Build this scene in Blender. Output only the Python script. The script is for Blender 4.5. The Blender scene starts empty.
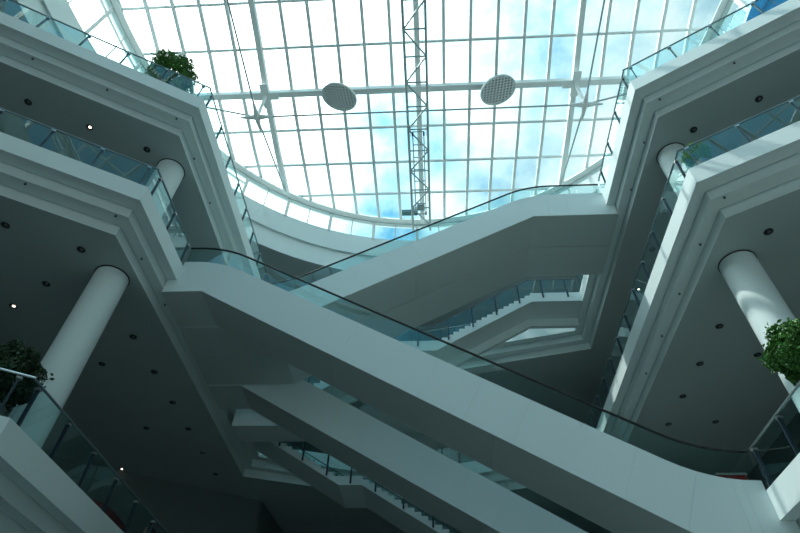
import bpy, math, random
from mathutils import Vector, Matrix
random.seed(7)
S, EYE = 14.0, 1.6          # plan and heights below are in multiples of 14 m, measured from the eye point
C = bpy.context.scene.collection
def W(p): return Vector((p[0]*S, p[1]*S, p[2]*S+EYE))

# ------------------------------------------------------------------ materials
def new_mat(name):
    m = bpy.data.materials.new(name); m.use_nodes = True
    nt = m.node_tree; nt.nodes.clear()
    return m, nt, nt.nodes.new('ShaderNodeOutputMaterial')
def paint(name, col, rough=.5, metal=0, var=.04, scale=1.5, spec=.4, bump=0):
    m, nt, out = new_mat(name)
    b = nt.nodes.new('ShaderNodeBsdfPrincipled')
    b.inputs['Roughness'].default_value = rough; b.inputs['Metallic'].default_value = metal
    b.inputs['Specular IOR Level'].default_value = spec
    tc = nt.nodes.new('ShaderNodeTexCoord'); n = nt.nodes.new('ShaderNodeTexNoise')
    n.inputs['Scale'].default_value = scale; n.inputs['Detail'].default_value = 4
    nt.links.new(tc.outputs['Object'], n.inputs['Vector'])
    r = nt.nodes.new('ShaderNodeMix'); r.data_type = 'RGBA'
    r.inputs[6].default_value = (*[c*(1-var) for c in col], 1); r.inputs[7].default_value = (*[min(1, c*(1+var)) for c in col], 1)
    nt.links.new(n.outputs['Fac'], r.inputs[0]); nt.links.new(r.outputs[2], b.inputs['Base Color'])
    if bump:
        bp = nt.nodes.new('ShaderNodeBump'); bp.inputs['Strength'].default_value = bump
        nt.links.new(n.outputs['Fac'], bp.inputs['Height']); nt.links.new(bp.outputs['Normal'], b.inputs['Normal'])
    nt.links.new(b.outputs[0], out.inputs[0])
    return m
def glass(name, tint, f0=.06, mul=1.0):
    m, nt, out = new_mat(name)
    t = nt.nodes.new('ShaderNodeBsdfTransparent'); t.inputs[0].default_value = (*tint, 1)
    g = nt.nodes.new('ShaderNodeBsdfGlossy'); g.inputs['Roughness'].default_value = .0
    g.inputs['Color'].default_value = (.92, 1, 1, 1)
    lw = nt.nodes.new('ShaderNodeLayerWeight'); lw.inputs['Blend'].default_value = .5
    p = nt.nodes.new('ShaderNodeMath'); p.operation = 'POWER'; p.inputs[1].default_value = 5
    nt.links.new(lw.outputs['Facing'], p.inputs[0])
    ma = nt.nodes.new('ShaderNodeMath'); ma.operation = 'MULTIPLY_ADD'; ma.use_clamp = True
    ma.inputs[1].default_value = (1-f0)*mul; ma.inputs[2].default_value = f0
    nt.links.new(p.outputs[0], ma.inputs[0])
    mx = nt.nodes.new('ShaderNodeMixShader')
    nt.links.new(ma.outputs[0], mx.inputs[0]); nt.links.new(t.outputs[0], mx.inputs[1]); nt.links.new(g.outputs[0], mx.inputs[2])
    nt.links.new(mx.outputs[0], out.inputs[0])
    return m
def emit(name, col, k):
    m, nt, out = new_mat(name)
    e = nt.nodes.new('ShaderNodeEmission'); e.inputs[0].default_value = (*col, 1); e.inputs[1].default_value = k
    nt.links.new(e.outputs[0], out.inputs[0]); return m

WHITE = paint('white_paint', (.77, .86, .862), .55, var=.02, scale=.6)
PANEL = paint('white_panel', (.77, .86, .864), .5, var=.025, scale=.5)
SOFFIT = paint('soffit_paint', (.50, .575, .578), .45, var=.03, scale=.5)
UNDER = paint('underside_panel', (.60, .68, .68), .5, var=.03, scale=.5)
FLOOR = paint('floor_tile', (.24, .26, .255), .3, var=.15, scale=2)
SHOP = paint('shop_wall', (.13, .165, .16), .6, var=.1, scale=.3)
STEEL_W = paint('white_steel', (.82, .86, .85), .4, var=.02)
STEEL_D = paint('dark_steel', (.05, .075, .10), .35, metal=.4, var=.1)
RAILM = paint('rail_steel', (.24, .33, .36), .35, metal=.5, var=.1)
STEEL = paint('brushed_steel', (.50, .53, .54), .3, metal=.9, var=.1)
RUBBER = paint('black_rubber', (.012, .016, .018), .45, var=.1)
GREYST = paint('grey_steel', (.42, .50, .50), .45, metal=.1, var=.08)
DARK = paint('dark_recess', (.015, .018, .018), .6)
REDM = paint('red_upholstery', (.25, .015, .02), .6, var=.15)
BLUE = paint('blue_sign_face', (.0, .10, .27), .8, var=.05, spec=.05)
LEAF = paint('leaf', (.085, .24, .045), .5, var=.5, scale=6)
LEAF2 = paint('sunlit_leaf', (.30, .48, .04), .5, var=.4, scale=6)  # yellow-green leaf, colour made lighter to stand for sun on it
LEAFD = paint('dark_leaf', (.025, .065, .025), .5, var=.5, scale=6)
BARK = paint('bark', (.10, .07, .045), .8, var=.3, scale=9, bump=.3)
DISCW = paint('disc_enamel', (.9, .93, .92), .4, var=.02)
POT = paint('planter_clay', (.25, .25, .24), .6, var=.1)
BOXG = paint('green_box', (.03, .12, .12), .5)
SKIN = paint('skin', (.45, .27, .2), .5); HAIR = paint('hair', (.015, .012, .012), .5); COAT = paint('dark_coat', (.02, .022, .03), .8)
G_RAIL = glass('balustrade_glass', (.82, .94, .94), .045)
G_ROOF = glass('roof_glass', (.86, .97, .96), .03)
G_TINT = glass('added_front_glass', (.52, .58, .57), .05)  # glass of the added front behind the camera, tinted to dim its light
LAMP = emit('lit_lamp', (1, .80, .58), 5)
LAMP_OFF = paint('unlit_lamp', (.30, .31, .30), .25, metal=.5)

# ------------------------------------------------------------------ mesh helpers
class MB:
    def __init__(s): s.v = []; s.f = []
    def add(s, vs, fs):
        b = len(s.v); s.v += [Vector(v) for v in vs]; s.f += [[b+i for i in f] for f in fs]; return s
    def box(s, c, d, ux=Vector((1, 0, 0)), uy=Vector((0, 1, 0)), uz=Vector((0, 0, 1))):
        c = Vector(c); vs = [c+ux*(x*d[0]/2)+uy*(y*d[1]/2)+uz*(z*d[2]/2) for x in (-1, 1) for y in (-1, 1) for z in (-1, 1)]
        return s.add(vs, [(0, 1, 3, 2), (4, 6, 7, 5), (0, 4, 5, 1), (2, 3, 7, 6), (0, 2, 6, 4), (1, 5, 7, 3)])
    def bar(s, a, b, w, h):                     # box beam from a to b, w sideways, h upright
        a, b = Vector(a), Vector(b); d = b-a; L = d.length; u = d/L
        side = u.cross(Vector((0, 0, 1)))
        side = side.normalized() if side.length > 1e-4 else Vector((1, 0, 0))
        return s.box((a+b)/2, (L, w, h), u, side, side.cross(u))
    def tube(s, a, b, r, n=10, r2=None):
        a, b = Vector(a), Vector(b); u = (b-a).normalized(); r2 = r if r2 is None else r2
        e = u.orthogonal().normalized(); g = u.cross(e)
        vs = []
        for p, q in ((a, r), (b, r2)):
            vs += [p+(e*math.cos(2*math.pi*i/n)+g*math.sin(2*math.pi*i/n))*q for i in range(n)]
        fs = [(i, (i+1) % n, n+(i+1) % n, n+i) for i in range(n)]+[tuple(range(n))[::-1], tuple(range(n, 2*n))]
        return s.add(vs, fs)
    def path(s, pts, r, n=8, closed=False):     # pipe through points
        pts = [Vector(p) for p in pts]; N = len(pts); rings = []
        for i, p in enumerate(pts):
            a = pts[i-1] if (i > 0 or closed) else p; b = pts[(i+1) % N] if (i < N-1 or closed) else p
            u = (b-a).normalized(); side = u.cross(Vector((0, 0, 1)))
            side = side.normalized() if side.length > 1e-3 else Vector((1, 0, 0)); up = side.cross(u)
            rings.append([p+(side*math.cos(2*math.pi*k/n)+up*math.sin(2*math.pi*k/n))*r for k in range(n)])
        fs = []
        for i in range(N if closed else N-1):
            j = (i+1) % N
            fs += [(i*n+k, i*n+(k+1) % n, j*n+(k+1) % n, j*n+k) for k in range(n)]
        if not closed: fs += [tuple(range(n))[::-1], tuple(range((N-1)*n, N*n))]
        return s.add([v for r_ in rings for v in r_], fs)
    def prismY(s, prof, y0, y1):                # closed profile in x,z (metres) pulled along y
        n = len(prof)
        vs = [(x, y0, z) for x, z in prof]+[(x, y1, z) for x, z in prof]
        return s.add(vs, [(i, (i+1) % n, n+(i+1) % n, n+i) for i in range(n)]+[tuple(range(n))[::-1], tuple(range(n, 2*n))])
    def strip(s, rows):                         # rows: lists of equal length, skinned into quads
        n = len(rows[0]); vs = [p for r in rows for p in r]
        return s.add(vs, [(a*n+i, a*n+i+1, (a+1)*n+i+1, (a+1)*n+i) for a in range(len(rows)-1) for i in range(n-1)])
    def lathe(s, c, prof, n=40):
        c = Vector(c); vs = [c+Vector((r*math.cos(2*math.pi*i/n), r*math.sin(2*math.pi*i/n), z)) for r, z in prof for i in range(n)]
        fs = [(a*n+i, a*n+(i+1) % n, (a+1)*n+(i+1) % n, (a+1)*n+i) for a in range(len(prof)-1) for i in range(n)]
        return s.add(vs, fs)
    def build(s, name, m, parent=None, smooth=False, root=None):
        root = root or parent
        while root is not None and root.parent is not None: root = root.parent
        off = root.location if root is not None else Vector((0, 0, 0))
        me = bpy.data.meshes.new(name); me.from_pydata([v-off for v in s.v], [], s.f); me.update()
        me.materials.append(m)
        if smooth:
            for p in me.polygons: p.use_smooth = True
        o = bpy.data.objects.new(name, me); C.objects.link(o)
        if parent is not None: o.parent = parent
        return o
def tag(o, label=None, cat=None, group=None, kind=None):
    if label: o['label'] = label
    if cat: o['category'] = cat
    if group: o['group'] = group
    if kind: o['kind'] = kind
    return o
def thing(name, label, cat, loc, group=None):
    o = bpy.data.objects.new(name, None); C.objects.link(o); o.location = loc; o.empty_display_size = .2
    return tag(o, label, cat, group)
def struct(name, mb, m): return tag(mb.build(name, m), kind='structure')
def offset(poly, d, side):
    """parallel of a plan line; the slanting front edge (first segment) is stepped back 1.32 times further"""
    P = [Vector(p) for p in poly]
    if d == 0: return P
    L = []
    for i, (a, b) in enumerate(zip(P, P[1:])):
        u = (b-a).normalized(); n = Vector((-u.y, u.x))*side; k = d*(1.32 if i == 0 else 1)
        L.append((a+n*k, b+n*k, u))
    out = [L[0][0]]
    for (a, b, u), (c, e, w) in zip(L, L[1:]):
        den = u.x*w.y-u.y*w.x
        if abs(den) < 1e-5: out.append(b); continue
        t = ((c.x-a.x)*w.y-(c.y-a.y)*w.x)/den; out.append(a+u*t)
    return out+[L[-1][1]]

# ------------------------------------------------------------------ plan constants
XL, XR, XM = -.617, .541, -.037
XE = {('upper', -1): -.610, ('upper', 1): .534, ('middle', -1): XL, ('middle', 1): XR, ('lower', -1): XL, ('lower', 1): XR}
ZL, ZM, ZT = .426, 1.0, 1.415
Z1, Z2, Z3, D1, D2 = .0485, .074, .101, .0265, .0545
def yA(x): return (.5*x+.907)/.866 if x < 0 else (.867-.5*x)/.866
YF = {'lower': (1.81, 2.0), 'middle': (1.81, 2.0), 'upper': (1.65, 1.79)}
def far_arc(level, x0):
    yf, ya = YF[level]; n = 9
    return [(x0+(XM-x0)*i/n, yf+(ya-yf)*i/n) for i in range(n+1)]
ZS = {'lower': ZL, 'middle': ZM, 'upper': ZT}

# ------------------------------------------------------------------ galleries
def gallery(side, level, label):
    z0 = ZS[level]; x0 = XE[level, side]; xe = -2.55 if side < 0 else 2.55
    poly = [(xe, yA(xe)), (x0, yA(x0))]+far_arc(level, x0)
    lr = 1 if side < 0 else -1
    e0, e1, e2 = offset(poly, 0, lr), offset(poly, D1, lr), offset(poly, D2, lr)
    g1, g2 = offset(poly, D1-.0022, lr), offset(poly, D2-.0022, lr)
    for e in (e0, e1, e2, g1, g2): e[-1].x = XM; e[0].x = xe
    L3 = lambda e, z: [W((p.x, p.y, z)) for p in e]
    t = thing('gallery', label, 'gallery', W((x0, yA(x0), z0-Z3)), 'gallery floors around the atrium')
    MB().strip([L3(e0, z0), L3(e0, z0-Z1)]).build('fascia', WHITE, t)
    a = z0-Z1; b = z0-Z2; c = z0-Z3; k = .004
    MB().strip([L3(e0, a), L3(g1, a), L3(g1, a+k), L3(e1, a+k), L3(e1, b)]).build('soffit_step', WHITE, t)
    MB().strip([L3(e1, b), L3(g2, b), L3(g2, b+k), L3(e2, b+k), L3(e2, c)]).build('soffit_step', WHITE, t)
    outer = [(XM, 3.2), (xe, 3.2)]
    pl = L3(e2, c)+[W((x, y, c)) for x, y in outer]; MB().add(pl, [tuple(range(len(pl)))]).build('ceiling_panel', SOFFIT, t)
    pl = L3(e0, z0)+[W((x, y, z0)) for x, y in outer]; MB().add(pl, [tuple(range(len(pl)))]).build('floor_deck', FLOOR, t)
    return poly
for lv, hi in (('upper', 'top'), ('middle', 'middle'), ('lower', 'lowest')):
    for sd, sn in ((-1, 'left'), (1, 'right')):
        txt = {('upper', -1): 'top left gallery slab with stepped white edge, shrub standing on its corner',
               ('middle', -1): 'middle left gallery slab with stepped white edge, where the long escalator starts',
               ('lower', -1): 'lowest left gallery slab with stepped edge, cut by the bottom left corner',
               ('upper', 1): 'top right gallery slab with stepped sunlit white edge under the blue sign',
               ('middle', 1): 'middle right gallery slab with stepped edge striped by sunlight',
               ('lower', 1): 'lowest right gallery slab with bright sunlit white edge at foot of escalator'}[(lv, sd)]
        gallery(sd, lv, txt)

# ------------------------------------------------------------------ balustrades
def nrm2(a, b): u = (Vector(b)-Vector(a)).normalized(); return u
def balustrade(pts, z, label, h=.0715, first=.02, rail=RAILM, rr=.032, step=.1015):
    """straight run from pts[0] to pts[1] in plan: posts, panes between them, rail on top"""
    a, b = W((*pts[0], z)), W((*pts[1], z)); d = b-a; L = d.length; u = d/L; H = h*S
    inn = Vector((0, 0, 0))
    t = thing('glass_balustrade', label, 'balustrade', a, 'glass balustrades along the galleries')
    n = max(1, int((L-first*S)/(step*S)))
    pos = [first*S+i*step*S for i in range(n+1) if first*S+i*step*S < L-.1]
    ed = [0]+pos+[L] if first else pos+[L]
    for p, q in zip(ed, ed[1:]):
        if q-p < .12: continue
        m = a+u*(p+q)/2; MB().box(m+Vector((0, 0, H/2+.01)), (q-p-.02, .014, H-.04), u, u.cross(Vector((0, 0, 1))).normalized() if False else Vector((-u.y, u.x, 0))).build('glass_pane', G_RAIL, t)
    v = Vector((-u.y, u.x, 0))
    for p in pos:
        o = MB().box(a+u*p+Vector((0, 0, H/2-.015)), (.035, .09, H-.04), u, v).build('post', STEEL_D, t)
        MB().box(a+u*p+Vector((0, 0, H-.10)), (.12, .11, .05), u, v).build('clamp', STEEL, o)
    MB().tube(a+Vector((0, 0, H)), b+Vector((0, 0, H)), rr, 8).build('handrail', rail, t)
    return t
def far_balustrade(level, x0, label):
    z = ZS[level]; pts = [W((x, y, z)) for x, y in far_arc(level, x0)]; pts = pts[:-1]+[pts[-1].lerp(pts[-2], .1)]; H = 1.0
    t = thing('glass_balustrade', label, 'balustrade', pts[0], 'glass balustrades along the galleries')
    for p, q in zip(pts, pts[1:]):
        u = (q-p).normalized(); v = Vector((-u.y, u.x, 0))
        MB().box((p+q)/2+Vector((0, 0, H/2)), ((q-p).length-.02, .014, H-.04), u, v).build('glass_pane', G_RAIL, t)
        MB().box(p+Vector((0, 0, H/2)), (.035, .09, H-.05), u, v).build('post', STEEL_D, t)
    MB().path([p+Vector((0, 0, H)) for p in pts], .032).build('handrail', RAILM, t)
def along(c, xe): return (xe, yA(xe))
IN = .003
for lv, nm in (('upper', 'top'), ('middle', 'middle'), ('lower', 'lowest')):
    z = ZS[lv]; cL = (XE[lv, -1], yA(XE[lv, -1])); cR = (XE[lv, 1], yA(XE[lv, 1]))
    rl = dict(rail=STEEL, rr=.028) if lv == 'lower' else {}
    balustrade([(cL[0], cL[1]+IN), (-1.9, yA(-1.9)+IN)], z, f'clear glass balustrade on the slanting front edge of {nm} left gallery', **rl)
    balustrade([(cR[0], cR[1]+IN), (1.7, yA(1.7)+IN)], z, f'clear glass balustrade on the slanting front edge of {nm} right gallery', **rl)
yf = lambda lv: YF[lv][0]
cL, cR = (XL, yA(XL)), (XR, yA(XR)); XLT, XRT = XE['upper', -1], XE['upper', 1]; tL, tR = (XLT, yA(XLT)), (XRT, yA(XRT))
balustrade([(XLT-IN, tL[1]+.004), (XLT-IN, yf('upper')-.01)], ZT, 'clear glass balustrade running away along top left gallery')
balustrade([(XL-IN, cL[1]+.004), (XL-IN, .928)], ZM, 'short glass balustrade with dark posts at head of the long escalator')
balustrade([(XL-IN, cL[1]+.004), (XL-IN, yf('lower'))], ZL, 'glass balustrade with dark rail running away along lowest left gallery', rr=.03)
balustrade([(XRT+IN, tR[1]+.004), (XRT+IN, 1.058)], ZT, 'sunlit glass balustrade from top right corner to the upper escalator')
balustrade([(XRT+IN, 1.318), (XRT+IN, 1.488)], ZT, 'short glass balustrade between upper escalator and upper staircase')
balustrade([(XR+IN, cR[1]+.004), (XR+IN, yf('middle')-.01)], ZM, 'glass balustrade running away along middle right gallery')
balustrade([(XR+IN, cR[1]+.004), (XR+IN, .928)], ZL, 'short glass balustrade with steel rail beside foot of the long escalator', rail=STEEL, rr=.028)
far_balustrade('upper', XLT, 'curved glass balustrade at far end of top left gallery')
far_balustrade('upper', XRT, 'curved glass balustrade at far end of top right gallery')
far_balustrade('middle', XR, 'curved glass balustrade at far end of middle right gallery')

# ------------------------------------------------------------------ escalators
def lerp_line(knots, x):
    for (xa, za), (xb, zb) in zip(knots, knots[1:]):
        if min(xa, xb)-1e-9 <= x <= max(xa, xb)+1e-9: return za+(zb-za)*(x-xa)/(xb-xa)
    return knots[0][1] if abs(x-knots[0][0]) < abs(x-knots[-1][0]) else knots[-1][1]
def smooth_knots(kn, r=.05, n=6):
    """round the two knees of a four-point line in x,z"""
    out = [kn[0]]
    for i in (1, 2):
        p0, p, p2 = (Vector(q) for q in (kn[i-1], kn[i], kn[i+1]))
        a = p+(p0-p).normalized()*r; b = p+(p2-p).normalized()*r
        out += [tuple(a*(1-t)**2+p*2*t*(1-t)+b*t*t) for t in [k/n for k in range(n+1)]]
    return out+[kn[3]]
def escalator(label, top, bot, y0, y1, lanes, slab_w, slab_e, rail_h=.0655):
    """top / bot: four (x,z) knots from the west end to the east end"""
    o = W((top[0][0], y0, min(bot[0][1], bot[3][1])))
    t = thing('escalator', label, 'escalator', o, 'escalators crossing the atrium')
    tk = smooth_knots(top, .075); bk = bot
    M2 = lambda p: (p[0]*S, p[1]*S+EYE)
    ya, yb = y0*S, y1*S; th = .03
    # casing: hollow tray (steps lie between raised curbs)
    e_ = .0006
    xw, xe_ = top[0][0]+e_, top[3][0]-e_
    nzw, nze = slab_w-Z1-.0008, slab_e-Z1-.0008
    upl = [(xw, tk[0][1])]+tk[1:-1]+[(xe_, tk[-1][1])]
    east = [(xe_, nze), (bk[3][0]-.003, nze)]
    west = [(bk[0][0]+.003, nzw), (xw, nzw)]
    lowl = [(bk[3][0]-.003, bk[3][1]), bk[2], bk[1], (bk[0][0]+.003, bk[0][1])]
    prof_in = [M2((x, z-.012)) for x, z in upl]+[M2(p) for p in east]+[M2((x, z+.003)) for x, z in lowl]+[M2(p) for p in west]
    MB().prismY(prof_in, ya+th, yb-th).build('truss_casing', PANEL, t)
    # side cladding in panels with open joints square to the slope
    xs = []; x = top[0][0]; 
    segs = [(top[0], top[1], bot[0], bot[1]), (top[1], top[2], bot[1], bot[2]), (top[2], top[3], bot[2], bot[3])]
    for yy, sgn in ((ya, 1), (yb, -1)):
        lean = .046 if top[1][1] > top[2][1] else -.046
        st = [(xw, bk[0][0]+.003)]
        def span(xa_, xb_, d, first):
            n = max(1, round(abs(xb_-xa_)/.085))
            for k in range(0 if first else 1, n): st.append((xa_+(xb_-xa_)*k/n+d, xa_+(xb_-xa_)*k/n))
        span(xw, bk[1][0], 0, False)
        lo_, hi_ = (bk[1][0], top[2][0]-lean-.02) if lean > 0 else (top[1][0]-lean+.02, bk[2][0])
        span(lo_, hi_, lean, True); st.append((hi_+lean, hi_))
        k0 = max(hi_, st[-1][0])+.05
        for q in range(3):
            xq = k0+(xe_-k0)*q/3
            if xq < xe_-.02: st.append((xq, xq))
        st.append((xe_, bk[3][0]-.003))
        g = .00014
        for q in range(len(st)-1):
            t0, b0 = st[q]; t1, b1 = st[q+1]
            tx = sorted([t0+g, t1-g]+[k[0] for k in tk if t0+2*g < k[0] < t1-2*g])
            bx = sorted([b0+g, b1-g]+[k[0] for k in bk if b0+2*g < k[0] < b1-2*g])
            pr = [(x, lerp_line(tk, x)) for x in tx]
            if q == len(st)-2: pr += east
            pr += [(x, lerp_line(bk, x)) for x in reversed(bx)]
            if q == 0: pr += west
            MB().prismY([M2(p) for p in pr], yy, yy+sgn*th).build('side_panel', PANEL, t)
    # underside panels
    w = (y1-y0)/lanes
    for k in range(lanes):
        for sa, sb in ((0, 1), (1, 2), (2, 3)):
            pa, pb = bk[sa], bk[sb]
            L = (Vector(pb)-Vector(pa)).length; n = max(1, round(L/.42))
            for j in range(n):
                p = Vector(pa).lerp(Vector(pb), j/n); q = Vector(pa).lerp(Vector(pb), (j+1)/n)
                e = (q-p).normalized()*.0005; p = p+e*(j > 0); q = q-e*(j < n-1)
                pr = [M2(p), M2(q), M2((q[0], q[1]+.004)), M2((p[0], p[1]+.004))]
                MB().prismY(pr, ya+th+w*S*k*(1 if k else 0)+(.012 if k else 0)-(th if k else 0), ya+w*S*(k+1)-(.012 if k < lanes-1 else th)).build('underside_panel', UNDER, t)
    # balustrades (outer pair, and the inner pair between lanes), rails
    ins = .06
    edges = [(ya+ins, 'near'), (yb-ins, 'far')]
    for yy, _ in edges:
        n = 16; x0_, x1_ = top[0][0], top[3][0]
        xs = [x0_+(x1_-x0_)*i/n for i in range(n+1)]
        for xa, xb in zip(xs, xs[1:]):
            mid = [xa+.0003]+[k[0] for k in tk if xa+.001 < k[0] < xb-.001]+[xb-.0003]
            pr = [M2((x, lerp_line(tk, x)-.002)) for x in mid]+[M2((x, lerp_line(tk, x)+rail_h-.002)) for x in reversed(mid)]
            MB().prismY(pr, yy-.006, yy+.006).build('glass_pane', G_RAIL, t)
        rp = [Vector((p[0]*S, yy, (p[1]+rail_h)*S+EYE)) for p in tk]
        MB().path(rp, .036, 10).build('handrail', RUBBER, t)
        sk = [Vector((p[0]*S, yy-.0, p[1]*S+EYE+.01)) for p in tk]
        MB().path(sk, .03, 6).build('skirt_trim', GREYST, t)
    # steps
    stp = MB(); hi_w = top[1][1] > top[2][1]
    for k in range(lanes):
        c0, c1 = y0*S+w*S*k+.25, y0*S+w*S*(k+1)-.25
        n = 40
        for i in range(n):
            xa = top[1][0]+(top[2][0]-top[1][0])*i/n; xb = top[1][0]+(top[2][0]-top[1][0])*(i+1)/n
            z = (top[1][1]+(top[2][1]-top[1][1])*(i+.5)/n-.012)*S+EYE+.05
            stp.box(((xa+xb)/2*S, (c0+c1)/2, z), ((xb-xa)*S, c1-c0, .2))
    stp.build('step_band', GREYST, t)
    return t
# long front escalator, down from the middle left gallery
top = [(XL, 1.014), (-.527, 1.014), (.461, .442), (XR, .442)]
bot = [(XL-D1, .911), (-.545, .911), (.435, .338), (XR+D1, .338)]
escalator('long white escalator in front, descending from middle left gallery to lowest right gallery', top, bot, .93, 1.058, 1, ZM, ZL, .055)
top = [(XL, 1.013), (-.405, 1.013), (.31, 1.428), (XRT, 1.428)]
bot = [(XL-D1, .911), (-.393, .911), (.311, 1.323), (XRT+D1, 1.323)]
escalator('double white escalator rising from middle left gallery to top right gallery', top, bot, 1.062, 1.314, 2, ZM, ZT, .050)
top = [(XL, 1.013), (-.514, 1.013), (.447, .442), (XR, .442)]
bot = [(XL-D1, .911), (-.549, .911), (.434, .338), (XR+D1, .338)]
escalator('white escalator seen under and behind the long front one, descending the same way', top, bot, 1.318, 1.441, 1, ZM, ZL, .055)

# ------------------------------------------------------------------ stairs
def staircase(label, line, y0, y1, thick, foot=False):
    """line: knots (x,z) of the walking line, from the high end to the low end"""
    t = thing('staircase', label, 'staircase', W((line[-1][0], y0, line[-1][1]-thick)), 'staircases crossing the atrium')
    M2 = lambda p: (p[0]*S, p[1]*S+EYE)
    up = []
    for (xa, za), (xb, zb) in zip(line, line[1:]):
        if abs(za-zb) < 1e-6: up += [(xa, za), (xb, zb)]; continue
        n = max(2, round((za-zb)*S/.17))
        for i in range(n):
            x0_, x1_ = xa+(xb-xa)*i/n, xa+(xb-xa)*(i+1)/n; z1_ = za+(zb-za)*(i+1)/n
            up += [(x0_, z1_), (x1_, z1_)] if i or True else []
    low = [(x, z-thick) for i, (x, z) in enumerate(line)]
    prof = [M2(p) for p in up]+[M2(p) for p in reversed(low)]
    MB().prismY(prof, y0*S, y1*S).build('flight', WHITE, t)
    if foot:      # a deeper stringer along the far side
        MB().prismY([M2((x, z-thick*.95)) for x, z in line]+[M2((x, z-thick-.034)) for x, z in reversed(line)], y1*S-.05, y1*S+.16).build('stringer_beam', WHITE, t)
    if foot:      # deep landing beam at the lower end
        xa_, xb_ = (line[-1][0], line[-2][0]+.06)
        MB().prismY([M2((xa_, line[-1][1]-.0495)), M2((xb_, line[-1][1]-.0495)), M2((xb_, .885)), M2((xa_-.03, .885)), M2((xa_-.03, .893)), M2((xa_, .893))][:4], y0*S, y1*S).build('landing_beam', WHITE, t) if False else MB().prismY([M2((xa_+.002, line[-1][1]-.0435)), M2((xb_, line[-1][1]-.0435)), M2((xb_, .885)), M2((xa_+.002, .885))], y0*S+.02, y1*S-.02).build('landing_beam', WHITE, t)
    h = .068
    for yy in (y0*S+.02, y1*S-.02):
        for (xa, za), (xb, zb) in zip(line, line[1:]):
            L = (Vector((xa, za))-Vector((xb, zb))).length; n = max(1, round(L/.1))
            for i in range(n):
                f0, f1 = i/n, (i+1)/n
                p = (xa+(xb-xa)*f0, za+(zb-za)*f0); q = (xa+(xb-xa)*f1, za+(zb-za)*f1)
                sg = .0004 if q[0] > p[0] else -.0004
                MB().prismY([M2((p[0]+sg, p[1]-.006)), M2((q[0]-sg, q[1]-.006)), M2((q[0]-sg, q[1]+h)), M2((p[0]+sg, p[1]+h))], yy-.006, yy+.006).build('glass_pane', G_RAIL, t)
                c = W((p[0]+(q[0]-p[0])*.5, 0, p[1]+(q[1]-p[1])*.5)); c.y = yy+(-.05 if yy < (y0+y1)/2*S else .05)
                MB().box(c+Vector((0, 0, h*S/2-.2)), (.075, .05, h*S+.25)).build('post', STEEL_D, t)
        MB().path([Vector((x*S, yy, (z+h)*S+EYE)) for x, z in line], .022, 8).build('handrail', STEEL_D, t)
    return t
staircase('upper white staircase with zigzag glass, falling from top right gallery behind the double escalator',
          [(XRT-.001, 1.413), (.357, 1.413), (.012, 1.201), (-.11, 1.201), (-.44, 1.0), (XL+.001, 1.0)], 1.49, 1.588, .042, True)
staircase('lower white staircase with zigzag glass and mid landing, below the rear escalator',
          [(XL+.001, .985), (-.29, .788), (-.221, .788), (.371, .428), (XR-.001, .428)], 1.62, 1.78, .028)

# ------------------------------------------------------------------ columns
def column(x, y, z0, z1, label):
    t = thing('column', label, 'column', W((x, y, z0)), 'round white columns')
    b = W((x, y, z0)); H = (z1-z0)*S
    MB().lathe(b, [(.51, 0), (.51, H-.03)], 64).build('shaft', WHITE, t, smooth=True)
    MB().lathe(b+Vector((0, 0, H-.03)), [(.54, .028), (.54, 0), (.47, 0), (.47, .028)], 64).build('shadow_gap_collar', DARK, t, smooth=False)
    MB().lathe(b, [(.53, 0), (.53, .12), (.51, .12)], 64).build('base_ring', STEEL, t, smooth=False)
column(-.730, .866, ZL, ZM-Z3, 'round white column in shade, from lowest left gallery up to middle left gallery')
column(-.7230, .853, ZM, ZT-Z3, 'round white column behind glass between middle and top left galleries')
column(.661, .866, ZL, ZM-Z3, 'round white column banded with sunlight, beside the leafy tree')
column(.653, .858, ZM, ZT-Z3, 'round white column with sunlit side between middle and top right galleries')

# ------------------------------------------------------------------ downlights and sprinklers
def downlight(x, y, z, lit, label, group):
    b = W((x, y, z)); t = thing('downlight', label, 'ceiling light', b, group)
    MB().lathe(b, [(.085, -.001), (.13, -.004), (.13, -.018), (.105, -.018), (.095, -.001)], 28).build('trim_ring', STEEL_D, t)
    MB().lathe(b+Vector((0, 0, -.004)), [(.098, 0), (.0001, 0)], 28).build('recess', DARK, t)
    MB().lathe(b+Vector((.02, .0, -.012)), [(.0001, -.02), (.045, -.014), (.055, .0)], 20).build('lamp', LAMP if lit else LAMP_OFF, t)
ords = ['first', 'second', 'third', 'fourth', 'fifth', 'sixth', 'seventh', 'eighth', 'ninth']
zc = ZM-Z3
for i, y in enumerate((.78, .930, 1.08, 1.231, 1.382, 1.53, 1.68, 1.83)):
    downlight(-.7645, y, zc, False, f'unlit downlight, {ords[i]} from the corner in row beside the left middle gallery edge', 'row of downlights under middle left gallery')
for i, (y, l) in enumerate(((.706, 0), (.883, 0), (1.192, 0), (1.523, 0))):
    downlight(-.896, y, zc, bool(l), f'unlit downlight, {ords[i]} of the sparse row over lowest left gallery', 'sparse downlights under middle left gallery')
downlight(-1.016, .956, zc, True, 'small lit downlight above the tree on lowest left gallery', 'lit downlights')
downlight(-1.214, 1.506, zc, True, 'small lit downlight deep over lowest left gallery', 'lit downlights')
downlight(-1.085, 1.79, zc, True, 'small lit downlight close to the dark shop wall under middle left gallery', 'lit downlights')
zc = ZT-Z3
for i, (x, y, l) in enumerate(((-.78, .482, 0), (-.682, .541, 1), (-.584, .597, 0))):
    downlight(x*zc, y*zc, zc, bool(l), ['unlit downlight under top left gallery, outermost of three above the glass', 'bright lit downlight under top left gallery', 'unlit downlight under top left gallery beside the column head'][i], 'downlights under top left gallery')
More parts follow.
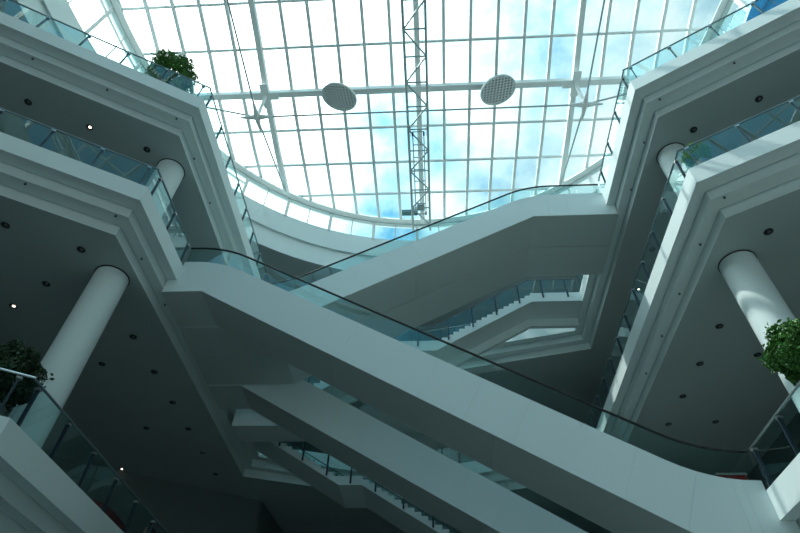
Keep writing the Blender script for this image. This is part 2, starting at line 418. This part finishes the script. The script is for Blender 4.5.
for i, (x, y) in enumerate(((.626, .535), (.524, .596))):
    downlight(x*zc, y*zc, zc, False, ['unlit downlight under top right gallery towards the picture edge', 'unlit downlight under top right gallery above the green shrub'][i], 'downlights under top right gallery')
downlight(.686, 1.377, zc, True, 'lit downlight seen through glass under far part of top right gallery', 'lit downlights')
for i, y in enumerate((1.05, 1.2)):
    downlight(.688, y, zc, False, ['unlit downlight behind glass under top right gallery, close to the column', 'unlit downlight behind glass under top right gallery, before the lit one'][i], 'downlights under top right gallery')
zc = ZM-Z3
for i, y in enumerate((.779, 1.077, 1.227, 1.377, 1.523)):
    downlight(.693, y, zc, False, f'unlit downlight, {ords[i]} from the corner in row under middle right gallery', 'row of downlights under middle right gallery')
for i, y in enumerate((1.192, 1.512)):
    downlight(.825, y, zc, False, ['unlit downlight beside the sunlit column under middle right gallery', 'faint unlit downlight deep under middle right gallery near the escalator foot'][i], 'deep downlights under middle right gallery')
def sprinkler(x, y, z, label, group):
    b = W((x, y, z))-Vector((0, 0, .004)); t = thing('sprinkler', label, 'sprinkler', b, group)
    MB().lathe(b, [(.045, 0), (.045, -.012), (.02, -.016)], 16).build('escutcheon', GREYST, t)
    MB().lathe(b, [(.02, -.016), (.018, -.05), (.035, -.055), (.0001, -.06)], 12).build('head', STEEL_D, t)
for sd, lv, nm in ((-1, 'middle', 'middle left'), (-1, 'upper', 'top left'), (1, 'upper', 'top right'), (1, 'middle', 'middle right')):
    z = ZS[lv]-Z2; g = f'sprinklers in stepped edge of {nm} gallery'; k = .041
    x0 = (XL-k) if sd < 0 else (XR+k)
    c = yA(x0)+k*1.15
    i = 0
    for dx in (.10, .27, .44):
        x = x0+sd*(dx-.09)*.9
        sprinkler(x, yA(x)+k*1.155, z, f'tiny dark sprinkler, {ords[i]} out from corner on front edge of {nm} gallery', g); i += 1
    for j, dy in enumerate((.12, .275, .43, .59) if (sd > 0 and lv == 'middle') else (.12, .275)):
        sprinkler(x0, c+dy, z, f'tiny dark sprinkler, {ords[j]} from corner along side edge of {nm} gallery', g)

# ------------------------------------------------------------------ skylight drum and roof
DC, DR = (-.03, .545), 1.22
PZ = [(-.9, 2.21), (-.3, 2.28), (.10, 2.33), (.55, 2.335), (.73, 2.32), (.894, 2.287), (1.077, 2.24), (1.32, 2.203), (1.53, 2.19), (1.9, 2.18)]
def zr(y):
    for (a, b), (c, d) in zip(PZ, PZ[1:]):
        if a <= y <= c: return b+(d-b)*(y-a)/(c-a)
    return PZ[-1][1]
def ring_pt(t, r, z): return W((DC[0]+r*math.cos(t), DC[1]+r*math.sin(t), z))
NR = 144
TT = [2*math.pi*i/NR for i in range(NR+1)]
ZD0, ZD1, ZD2 = 1.80, 1.91, 2.035
dm = MB().strip([[ring_pt(t, 1.60*DR, ZD0+.0) for t in TT], [ring_pt(t, DR+.012, ZD0) for t in TT]])
dw = MB().strip([[ring_pt(t, DR+.012, ZD0) for t in TT], [ring_pt(t, DR+.012, ZD1+.006) for t in TT]])
dw.strip([[ring_pt(t, DR+.012, ZD1+.006) for t in TT], [ring_pt(t, DR+.003, ZD1+.006) for t in TT], [ring_pt(t, DR+.003, ZD1) for t in TT], [ring_pt(t, DR, ZD1) for t in TT], [ring_pt(t, DR, ZD2) for t in TT], [ring_pt(t, DR+.04, ZD2) for t in TT], [ring_pt(t, DR+.05, ZD1) for t in TT]])
struct('wall_drum', dw, WHITE)
# ceiling of the top storey and the opaque roof around the drum
Q = [(-2.6, -1.6), (2.6, -1.6), (2.6, 3.25), (-2.6, 3.25)]
def annulus(z, r):
    mb = MB(); pts = []
    inner = [ring_pt(t, r, z) for t in TT[:-1]]
    def outer(t):
        c, s = math.cos(t), math.sin(t); k = 1e9
        for lim, v, o in ((2.6, c, DC[0]), (-2.6, c, DC[0]), (3.25, s, DC[1]), (-1.6, s, DC[1])):
            if abs(v) > 1e-9 and (lim-o)/v > 0: k = min(k, (lim-o)/v)
        return W((DC[0]+c*k, DC[1]+s*k, z))
    out = [outer(t) for t in TT[:-1]]
    n = NR
    return mb.add(inner+out, [(i, (i+1) % n, n+(i+1) % n, n+i) for i in range(n)])
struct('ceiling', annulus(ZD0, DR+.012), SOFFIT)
# outer walls and ground
def wallq(name, a, b, z0, z1, m):
    u = (Vector(b)-Vector(a)).normalized(); v = Vector((-u.y, u.x))*.012
    A, B = Vector(a), Vector(b)
    mb = MB(); P = [A-v, B-v, B+v, A+v]
    vs = [W((p.x, p.y, z0)) for p in P]+[W((p.x, p.y, z1)) for p in P]
    mb.add(vs, [(0, 1, 5, 4), (1, 2, 6, 5), (2, 3, 7, 6), (3, 0, 4, 7), (4, 5, 6, 7), (3, 2, 1, 0)])
    return struct(name, mb, m)
ZG = -EYE/S
wallq('wall_left', Q[0], Q[3], ZG, ZD0+.03, SHOP); wallq('wall_right', Q[1], Q[2], ZG, ZD0+.03, SHOP)
wallq('wall_far', Q[3], Q[2], ZG, ZD0+.03, SHOP)
wallq('wall_near', Q[0], Q[1], ZT+.05, ZD0+.03, SHOP)
wm = MB()  # unseen glazed front, added to bring level daylight in from behind
for i in range(14):
    x = -2.6+5.2*i/13; wm.box(W((x, -1.6, (ZG+ZT)/2)), (.14, .3, (ZT-ZG+.1)*S))
for z in (ZG+.01, .2, .6, 1.0, ZT+.045): wm.box(W((0, -1.6, z)), (5.2*S, .25, .14))
struct('added_front_window_frame', wm, STEEL_W)
gw = [W((-2.6, -1.6, ZG)), W((2.6, -1.6, ZG)), W((2.6, -1.6, ZT+.05)), W((-2.6, -1.6, ZT+.05))]
struct('added_front_window', MB().add(gw, [(0, 1, 2, 3)]), G_TINT)
gp = [W((x, y, ZG)) for x, y in Q]; struct('floor', MB().add(gp, [(0, 1, 2, 3)]), FLOOR)
# shop walls under the middle left gallery, and deep on the right
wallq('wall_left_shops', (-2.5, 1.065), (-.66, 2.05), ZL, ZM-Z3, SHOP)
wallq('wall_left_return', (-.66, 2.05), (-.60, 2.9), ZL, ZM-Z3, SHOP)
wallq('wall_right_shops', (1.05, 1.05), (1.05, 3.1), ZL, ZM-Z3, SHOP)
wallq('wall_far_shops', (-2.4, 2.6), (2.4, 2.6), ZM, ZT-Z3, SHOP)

# roof: glazing, mullions, ribs, beams, ring
roof = thing('glass_roof', 'domed glass skylight with pale grid of mullions over the atrium', 'glass roof', W((DC[0], DC[1], ZD2)))
def chordY(x):
    d = DR**2-(x-DC[0])**2
    return (DC[1]-math.sqrt(d), DC[1]+math.sqrt(d)) if d > 0 else None
def roof_path(x, dz, y0, y1):
    ys = [y0]+[p[0] for p in PZ if y0 < p[0] < y1]+[y1]
    return [W((x, y, zr(y)+dz)) for y in ys]
gl = MB(); YS = [DC[1]-DR+2*DR*i/60 for i in range(61)]
rows = []
for y in YS:
    h = math.sqrt(max(0, DR**2-(y-DC[1])**2)); rows.append([W((DC[0]+h*k/10, y, zr(y))) for k in range(-10, 11)])
gl.strip(rows); gl.build('glazing', G_ROOF, roof)
def beam_path(pts, w, h, name, m=STEEL_W):
    mb = MB()
    rowsl = [[], [], [], []]
    for i, p in enumerate(pts):
        a = pts[max(0, i-1)]; b = pts[min(len(pts)-1, i+1)]; u = (b-a).normalized(); sd = u.cross(Vector((0, 0, 1))).normalized()*w/2
        for k, q in enumerate((p-sd, p+sd, p+sd-Vector((0, 0, h)), p-sd-Vector((0, 0, h)))): rowsl[k].append(q)
    mb.strip(rowsl+[rowsl[0]])
    for e in (0, -1): mb.add([r[e] for r in rowsl], [(0, 1, 2, 3)])
    return mb.build(name, m, roof)
P0 = .1075
for k in range(-11, 12):
    x = XM+.003+P0*k; c = chordY(x)
    if c is None or c[1]-c[0] < .1: continue
    if k % 6 == 0: beam_path(roof_path(x, -.004, *c), .30, .42, 'rib')
    else: beam_path(roof_path(x, -.002, *c), .17, .2, 'mullion')
for k in range(-9, 5):
    y = 1.077+.170*k; d = DR**2-(y-DC[1])**2
    if d <= .02: continue
    h = math.sqrt(d); big = k in (0, -6)
    a, b = W((DC[0]-h, y, zr(y)-(.012 if big else .004))), W((DC[0]+h, y, zr(y)-(.012 if big else .004)))
    MB().bar(a-Vector((0, 0, .19 if big else .07)), b-Vector((0, 0, .19 if big else .07)), .34 if big else .13, .34 if big else .12).build('cross_beam' if big else 'transom', STEEL_W, roof)
# ring beam and clerestory
def ring(r, dz, pr, name, m=STEEL_W):
    mb = MB(); rows = []
    for dr, dzz in pr+[pr[0]]:
        rows.append([ring_pt(t, r, zr(DC[1]+DR*math.sin(t))+dz)+Vector((math.cos(t)*dr, math.sin(t)*dr, dzz)) for t in TT])
    return mb.strip(rows).build(name, m, roof)
ring(DR, -.010, [(-.42, -.24), (-.30, .03), (.25, .03), (.34, -.28), (.0, -.40)], 'ring_beam')
ring(DR, -.036, [(-.12, -.06), (-.12, .06), (.12, .06), (.12, -.06)], 'ring_flange', GREYST)
wr = [ring_pt(t, DR-.002, zr(DC[1]+DR*math.sin(t))-.085) for t in [2.2951+1.9*i/40 for i in range(41)]]
beam_path(wr, .12, .12, 'window_rail')
cw = MB().strip([[ring_pt(t, DR+.006, ZD2) for t in TT], [ring_pt(t, DR+.006, zr(DC[1]+DR*math.sin(t))-.02) for t in TT]]).build('clerestory_glass', G_ROOF, roof)
for i in range(72):
    t = 2*math.pi*(i+.3)/72; thick = i % 2 == 0
    a = ring_pt(t, DR+.004, ZD2-.01); b = ring_pt(t, DR+.002, zr(DC[1]+DR*math.sin(t))-.02)
    w = .2 if thick else .07
    MB().box((a+b)/2, (w, w*1.2, (b-a).length), Vector((-math.sin(t), math.cos(t), 0)), Vector((math.cos(t), math.sin(t), 0))).build('window_post' if thick else 'window_bar', STEEL_W, roof)
# cable bracing hung under the roof
cab = thing('cable_bracing', 'thin steel tension rods with cross plates and struts hung below the glass roof', 'cable bracing', W((0, 1.077, 2.02)))
RX = [XM+.003-P0*6, XM+.003+P0*6]; YN = [1.077, 1.077-.17*6]
for x in RX:
    for y in YN:
        nd = W((x, y, 2.02)); up = W((x, y, zr(y)-.043))
        MB().tube(nd, up, .11, 10, .09).build('strut', STEEL_W, cab)
        MB().box(up, (1.5, .46, .08)).box(up-Vector((0, 0, .012)), (.46, 1.5, .08)).build('cross_plate', STEEL_W, cab)
        hub = MB().lathe(nd, [(.0001, -.2), (.16, -.12), (.2, 0), (.16, .12), (.0001, .2)], 16).build('hub', STEEL_W, cab, smooth=True)
        for dx, dy in ((1, 0), (-1, 0), (0, 1), (0, -1)):
            MB().tube(nd+Vector((dx, dy, 0))*.15, nd+Vector((dx, dy, 0))*.95, .15, 10, .045).build('socket', STEEL_W, hub)
def rod(a, b): MB().tube(a, b, .05, 8).build('tension_rod', GREYST, cab)
for y in YN:
    rod(W((RX[0], y, 2.02)), W((RX[1], y, 2.02)))
    hx = math.sqrt(DR**2-(y-DC[1])**2)
    for x, s in ((RX[0], -1), (RX[1], 1)): rod(W((x, y, 2.02)), W((DC[0]+s*hx, y, zr(y)-.03)))
for x in RX:
    rod(W((x, YN[0], 2.02)), W((x, YN[1], 2.02))); c = chordY(x)
    rod(W((x, YN[0], 2.02)), W((x, c[1], zr(c[1])-.02))); rod(W((x, YN[1], 2.02)), W((x, c[0], zr(c[0])-.02)))
# maintenance gantry truss
gt = thing('gantry_truss', 'grey lattice maintenance truss running under the middle of glass roof', 'truss', W((-.04, 1.0, 2.1)))
zt_ = 2.10*S+EYE; xa, xb = -1.13, .03; ya_, yb_ = -.35*S, 1.755*S
for x in (xa, xb):
    MB().tube((x, ya_, zt_), (x, yb_, zt_), .07, 8).build('bottom_chord', GREYST, gt)
    MB().tube((x+(.03 if x < -.5 else -.03), ya_, zt_+.38), (x+(.03 if x < -.5 else -.03), yb_, zt_+.38), .04, 8).build('top_chord', GREYST, gt)
n = int((yb_-ya_)/1.45)
for i in range(n+1):
    y = ya_+1.45*i; y2 = y+1.45
    MB().tube((xa, y, zt_), (xb, y, zt_), .045, 6).build('crosspiece', GREYST, gt)
    if i < n:
        p, q = ((xa, y, zt_), (xb, y2, zt_)) if i % 2 else ((xb, y, zt_), (xa, y2, zt_))
        MB().tube(p, q, .048, 6).build('diagonal', GREYST, gt)
        for x in (xa, xb):
            xt = x+(.03 if x < -.5 else -.03)
            MB().tube((x, y, zt_), (xt, y+.72, zt_+.38),   .014, 6).tube((xt, y+.72, zt_+.38), (x, y2, zt_), .014, 6).build('web_member', GREYST, gt)
for y in (.2, .75, 1.25, 1.6):
    hg = MB()
    for x in (xa+.12, xb-.12): hg.tube((x, y*S, zt_+.38), (x, y*S, zr(y)*S+EYE-.1), .03, 6)
    hg.build('hanger', STEEL_W, gt)
ct = thing('maintenance_cradle', 'small steel access cradle with wheels inside the roof truss', 'cradle', W((-.04, 1.4, 2.12)))
y0_, y1_ = 1.22*S, 1.66*S; z_ = zt_+.12
for x in (-.88, -.22):
    MB().bar((x, y0_, z_), (x, y1_, z_), .06, .1).build('side_rail', GREYST, ct)
    for k in range(2):
        y = y1_-.1 if k else y0_+.1
        MB().tube((x-.05, y, z_-.08), (x+.05, y, z_-.08), .13, 16).build('wheel', RUBBER, ct)
for k in range(8):
    y = y0_+(y1_-y0_)*k/7
    MB().bar((-.88, y, z_), (-.22, y, z_), .05, .05).build('rung', GREYST, ct)
MB().box((-.55, y1_-.5, z_+.10), (.5, .45, .2)).build('motor_box', GREYST, ct)
vb = MB().box(W((-.098, 1.722, 2.20)), (1.15, .3, .3)); tag(vb.build('vent_box', BOXG), 'dark green vent box outside the glass roof beside truss end', 'vent')

# perforated discs, tipped with their far edge up
def disc(x, y, z, label, nrm, rot):
    c = W((x, y, z)); t = thing('ceiling_reflector', label, 'hanging disc', c, 'perforated white discs under the glass roof')
    R = 1.03; n_ = -Vector(nrm).normalized()            # n_ points up, out of the back
    q = Vector((0, 0, 1)).rotation_difference(n_); T = lambda mb: [v_.__init__(c+q @ (v_-c)) if False else None for v_ in mb.v]
    def tilt(mb): mb.v = [c+q @ (v_-c) for v_ in mb.v]; return mb
    tilt(MB().lathe(c, [(R-.07, -.03), (R, -.03), (R, .07), (R-.07, .07), (R-.07, -.03)], 56)).build('rim', STEEL_W, t)
    lat = MB(); sp = 2*R/11; u = Vector((math.cos(rot), math.sin(rot), 0)); v = Vector((-u.y, u.x, 0))
    for k in range(-6, 6):
        o = (k+.5)*sp; h = math.sqrt(max(0, (R-.03)**2-o*o))
        if h < .1: continue
        lat.box(c+u*o, (.075, 2*h, .02), u, v); lat.box(c+v*o, (2*h, .075, .02), u, v)
    tilt(lat).build('perforated_face', DISCW, t)
    tilt(MB().lathe(c+Vector((0, 0, .07)), [(R-.02, 0), (R-.02, .015), (.0001, .015)], 56).lathe(c+Vector((0, 0, .065)), [(R-.02, 0), (.0001, 0)], 56)).build('backing_plate', DARK, t)
    MB().tube(c+n_*.08, W((x, y, zr(y)-.03)), .03, 8).build('hanger', STEEL_W, t)
disc(-.356, 1.056, 2.12, 'round perforated white disc hanging under the roof, on the truss side away from sunlit galleries', (-0.198, 0.275, -0.941), .0)
disc(.286, 1.054, 2.12, 'round perforated white disc hanging under the roof, towards the sunlit galleries', (0.232, 0.235, -0.944), .0)

# ------------------------------------------------------------------ planting
def shrub(name, x, y, z, zc, r, m, label, n, leaf=.13, squash=.92, pot=True):
    b = W((x, y, z)); c = W((x, y, zc)); t = thing(name, label, 'potted plant', b)
    rnd = random.Random(label)
    lf = MB()
    for i in range(n):
        u = rnd.uniform(-1, 1); a = rnd.uniform(0, 2*math.pi); q = math.sqrt(1-u*u)
        rad = r*(1-.42*rnd.random()**1.9)*(1+.10*math.sin(3*a+5*u)+.07*math.sin(7*a-4*u))
        if rnd.random() < .05: rad *= 1.12
        d = Vector((q*math.cos(a), q*math.sin(a), u*squash)); p = c+d*rad
        w = (d+Vector((rnd.gauss(0, .6), rnd.gauss(0, .6), rnd.gauss(.1, .6)))).normalized()
        s1 = w.orthogonal().normalized(); s1 = (Matrix.Rotation(rnd.uniform(0, 6.28), 3, w) @ s1); s2 = w.cross(s1)
        L = leaf*rnd.uniform(.7, 1.3)
        lf.add([p-s1*L*.5, p+s2*L*.28+w*.01, p+s1*L*.55-w*.02, p-s2*L*.28+w*.01], [(0, 1, 2, 3)])
    lf.build('foliage', m, t)
    tr = MB().path([b+Vector((0, 0, .3)), b+Vector((.03, .02, (zc-z)*S*.5)), c], .05, 8)
    for k in range(7):
        a = k*.9; tr.tube(c+Vector((0, 0, -r*.4)), c+Vector((math.cos(a), math.sin(a), rnd.uniform(-.3, .6)))*r*.7, .02, 6, .008)
    tr.build('trunk', BARK, t)
    if pot:
        k = min(.42, r*.6)
        MB().lathe(b, [(.0001, 0), (k*.75, 0), (k, .55), (k*1.04, .6), (k*.9, .6), (k*.88, .5), (.0001, .5)], 28).build('planter', POT, t)
shrub('potted_tree', -.741, .684, ZT, 1.556, .90, LEAF, 'round green shrub behind the glass on top left gallery corner', 6500, .115)
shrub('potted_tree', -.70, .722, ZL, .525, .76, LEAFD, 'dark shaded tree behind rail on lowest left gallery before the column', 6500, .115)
shrub('potted_tree', .596, .754, ZL, .574, .74, LEAF, 'leafy green tree on lowest right gallery in front of sunlit column', 6500, .11)
shrub('potted_shrub', .590, .706, ZM, 1.078, .38, LEAF2, 'small bright yellow-green shrub behind glass at middle right gallery corner', 1500, .10)

# ------------------------------------------------------------------ seats, sign, person
def settee(x, y, z, L, label):        # low settee whose back rises in a flat arch
    b = W((x, y, z)); t = thing('settee', label, 'settee', b); n = 20
    pr = [(-L/2, .1)]+[(-L/2+L*i/n, .16+.30*math.sin(math.pi*i/n)**.6) for i in range(n+1)]+[(L/2, .1)]
    m = len(pr); vs = [b+Vector((dx, y_, z_)) for dx in (-.05, .10) for y_, z_ in pr]
    MB().add(vs, [(i, (i+1) % m, m+(i+1) % m, m+i) for i in range(m)]+[tuple(range(m)), tuple(range(m, 2*m))]).build('backrest', REDM, t)
    MB().box(b+Vector((-.35, 0, .26)), (.6, L*.96, .16)).build('seat', REDM, t)
    for sx, sy in ((.02, -1), (.02, 1), (-.58, -1), (-.58, 1)): MB().box(b+Vector((sx, sy*(L/2-.15), .09)), (.07, .07, .18)).build('leg', STEEL_D, t)
settee(-.650, 1.10, ZL, 3.0, 'dark red settee with arched back behind glass on lowest left gallery')
def stall(x, y, z, label):
    b = W((x, y, z)); t = thing('display_stand', label, 'display stand', b)
    MB().box(b+Vector((0, 0, .05)), (.9, .5, .1)).build('base', STEEL_D, t)
    MB().box(b+Vector((0, 0, .9)), (.8, .12, 1.6)).build('panel', REDM, t)
    MB().box(b+Vector((0, 0, 1.73)), (.86, .16, .06)).build('cap', STEEL, t)
stall(.60, 1.13, ZL, 'dark red display stand behind glass near foot of the long escalator')
sg = thing('round_sign', 'large round blue sign with white rim high under the skylight', 'sign', ring_pt(0.1620, DR-.03, 1.912))
ta = 0.1620; cs = ring_pt(ta, DR-.03, 1.912); nn = Vector((-math.cos(ta), -math.sin(ta), 0)); uu = Vector((-nn.y, nn.x, 0)); zz = Vector((0, 0, 1))
def dsk(r, d0, d1):
    n = 48; a = [cs+nn*d0+(uu*math.cos(2*math.pi*i/n)+zz*math.sin(2*math.pi*i/n))*r for i in range(n)]; b = [p+nn*(d1-d0) for p in a]
    return MB().add(a+b, [(i, (i+1) % n, n+(i+1) % n, n+i) for i in range(n)]+[tuple(range(n)), tuple(range(n, 2*n))])
dsk(2.25, 0, .15).build('rim', STEEL_W, sg); dsk(1.9, .15, .22).build('face', BLUE, sg)

def person(x, y, z, label, face):
    b = W((x, y, z)); t = thing('person', label, 'person', b)
    R = Matrix.Rotation(face, 3, 'Z'); T = lambda p: b+R @ Vector(p)
    J = {'pel': (0, 0, .95), 'wai': (0, 0, 1.12), 'che': (.02, 0, 1.32), 'nec': (.02, 0, 1.47), 'hea': (.05, 0, 1.56), 'top': (.05, 0, 1.68)}
    V = []; E = []; Rd = []; idx = {}
    def v(n, p, r): idx[n] = len(V); V.append(T(p)); Rd.append(r); return idx[n]
    def e(a, c): E.append((idx[a], idx[c]))
    for n, r in (('pel', .15), ('wai', .13), ('che', .16), ('nec', .06), ('hea', .09), ('top', .075)): v(n, J[n], r)
    for a, c in (('pel', 'wai'), ('wai', 'che'), ('che', 'nec'), ('nec', 'hea'), ('hea', 'top')): e(a, c)
    for s in (-1, 1):
        v(f'sh{s}', (.02, .18*s, 1.40), .07); e('che', f'sh{s}'); v(f'el{s}', (.06, .25*s, 1.13), .05); e(f'sh{s}', f'el{s}')
        v(f'wr{s}', (.28, .20*s, 1.06), .035); e(f'el{s}', f'wr{s}'); v(f'ha{s}', (.36, .19*s, 1.05), .035); e(f'wr{s}', f'ha{s}')
        v(f'hi{s}', (0, .1*s, .86), .10); e('pel', f'hi{s}'); v(f'kn{s}', (.02, .11*s, .48), .07); e(f'hi{s}', f'kn{s}')
        v(f'an{s}', (-.02, .11*s, .09), .045); e(f'kn{s}', f'an{s}'); v(f'to{s}', (.14, .12*s, .04), .04); e(f'an{s}', f'to{s}')
        for k in range(5):
            dy = (.035-.018*k)*s if k < 4 else .05*s; L_ = (.07, .085, .08, .065, .05)[k]
            v(f'f{s}{k}', (.38, .19*s-dy, 1.05), .011); e(f'ha{s}', f'f{s}{k}')
            v(f'g{s}{k}', (.38+L_*.8, .19*s-dy, 1.03), .009); e(f'f{s}{k}', f'g{s}{k}')
    me = bpy.data.meshes.new('body'); me.from_pydata([p-b for p in V], E, [])
    o = bpy.data.objects.new('body', me); C.objects.link(o); o.parent = t
    sk = o.modifiers.new('skin', 'SKIN')
    for i, r in enumerate(Rd): me.skin_vertices[0].data[i].radius = (r, r)
    me.skin_vertices[0].data[0].use_root = True
    ss = o.modifiers.new('sub', 'SUBSURF'); ss.levels = ss.render_levels = 1
    me.materials.append(SKIN)
    c = T((.045, 0, 1.60))
    hr = MB()
    n = 16; rows = []
    for j in range(7):
        ph = math.pi/2*j/6*1.25; rows.append([c+R @ Vector((-.012+.108*math.sin(ph)*math.cos(2*math.pi*i/n)-(.03 if ph > 1.2 else 0), .098*math.sin(ph)*math.sin(2*math.pi*i/n), .03+.115*math.cos(ph))) for i in range(n+1)])
    hr.strip(rows); hr.build('hair', HAIR, t, smooth=True)
    ct_ = MB(); prof = [(.20, .80), (.19, 1.0), (.175, 1.15), (.20, 1.32), (.17, 1.42), (.08, 1.48)]
    rows = [[T((.02+r*.72*math.cos(2*math.pi*i/20), r*1.15*math.sin(2*math.pi*i/20), z_)) for i in range(21)] for r, z_ in prof]
    ct_.strip(rows); ct_.build('coat', COAT, t, smooth=True)
    fz = MB()
    for s in (-1, 1): fz.lathe(T((.138, .034*s, 1.60)), [(.0001, -.012), (.012, 0), (.0001, .012)], 8)
    fz.build('eyes', HAIR, t)
    MB().add([T((.135, 0, 1.60)), T((.165, -.016, 1.555)), T((.165, .016, 1.555)), T((.14, 0, 1.545))], [(0, 1, 2), (1, 3, 2)]).build('nose', SKIN, t)
    MB().box(T((.138, 0, 1.52)), (.01, .045, .01), R @ Vector((1, 0, 0)), R @ Vector((0, 1, 0))).build('mouth', REDM, t)
person(-.690, 1.360, ZL, 'dark-haired person in dark coat standing behind the glass of lowest left gallery', -.5)

# ------------------------------------------------------------------ light, sky, camera
w = bpy.data.worlds.new('World'); bpy.context.scene.world = w; w.use_nodes = True
nt = w.node_tree; nt.nodes.clear()
N = lambda k: nt.nodes.new(k)
out = N('ShaderNodeOutputWorld'); bg = N('ShaderNodeBackground'); tc = N('ShaderNodeTexCoord')
noi = N('ShaderNodeTexNoise'); noi.inputs['Scale'].default_value = 6.5; noi.inputs['Detail'].default_value = 8; noi.inputs['Roughness'].default_value = .58
nt.links.new(tc.outputs['Generated'], noi.inputs['Vector'])
acc = None
def math_(op, a, b=None, clamp=False):
    m = N('ShaderNodeMath'); m.operation = op; m.use_clamp = clamp
    for i, q in enumerate((a, b)):
        if q is None: continue
        if isinstance(q, (int, float)): m.inputs[i].default_value = q
        else: nt.links.new(q, m.inputs[i])
    return m.outputs[0]
val = noi.outputs['Fac']
# openings in the cloud deck (directions in the sky): small ones ahead, a wide one behind
def fall_(d, rad):
    dist = N('ShaderNodeVectorMath'); dist.operation = 'DISTANCE'; dist.inputs[1].default_value = Vector(d).normalized()
    nt.links.new(tc.outputs['Generated'], dist.inputs[0])
    return math_('SUBTRACT', 1.0, math_('DIVIDE', dist.outputs['Value'], rad), True)
for d, rad, k in (((-.075, .575, 1), .10, .16), ((-.11, .80, 1), .12, .22), ((.02, .61, 1), .07, .10), ((.30, .40, 1), .55, .10), ((-.45, .40, 1), .5, -.20), ((0, -.9, 1), .75, .42)):
    val = math_('ADD', val, math_('MULTIPLY', fall_(d, rad), k))
ramp = N('ShaderNodeValToRGB'); ramp.color_ramp.elements[0].position = .40; ramp.color_ramp.elements[1].position = .80
ramp.color_ramp.elements[0].color = (.97, 1.0, .98, 1); ramp.color_ramp.elements[1].color = (.10, .36, .55, 1)
el = ramp.color_ramp.elements.new(.56); el.color = (.63, .85, .91, 1)
# bright veil of cloud around the sun, which stands up and to the west
veil = math_('MULTIPLY', math_('POWER', fall_((-.5, 0, .866), 1.0), 1.6), 9.0)
bg2 = math_('ADD', veil, 1.22)
nt.links.new(val, ramp.inputs[0]); nt.links.new(ramp.outputs[0], bg.inputs[0]); nt.links.new(bg2, bg.inputs[1])
nt.links.new(bg.outputs[0], out.inputs[0])
sd = bpy.data.lights.new('sun', 'SUN'); sd.energy = 3.8; sd.angle = .007; sd.color = (1, .97, .92)
so = bpy.data.objects.new('sun', sd); C.objects.link(so)
el_ = math.radians(60); sv = Vector((-1.0*math.cos(el_), .0*math.cos(el_), math.sin(el_)))
so.rotation_euler = sv.to_track_quat('Z', 'Y').to_euler()
cd = bpy.data.cameras.new('camera'); co = bpy.data.objects.new('camera', cd); C.objects.link(co)
cd.sensor_fit = 'HORIZONTAL'; cd.sensor_width = 36; cd.lens = 560.147/800*36; cd.clip_end = 500
r_ = Vector((.9982445, .0543177, .0236131)); u_ = Vector((.0230823, -.7239362, .6894807)); f_ = Vector((-.0545454, .6877252, .7239191))
mw = Matrix((( r_.x, u_.x, -f_.x, 0), (r_.y, u_.y, -f_.y, 0), (r_.z, u_.z, -f_.z, EYE), (0, 0, 0, 1)))
co.matrix_world = mw
sc = bpy.context.scene; sc.camera = co
sc.view_settings.view_transform = 'Standard'; sc.view_settings.look = 'None'; sc.view_settings.gamma = 1; sc.view_settings.exposure = -.26
sc.view_settings.use_curve_mapping = False
sc.cycles.max_bounces = 10; sc.cycles.diffuse_bounces = 5; sc.cycles.glossy_bounces = 4; sc.cycles.transparent_max_bounces = 40
sc.cycles.use_denoising = True; sc.cycles.sample_clamp_indirect = 4; sc.cycles.caustics_reflective = False
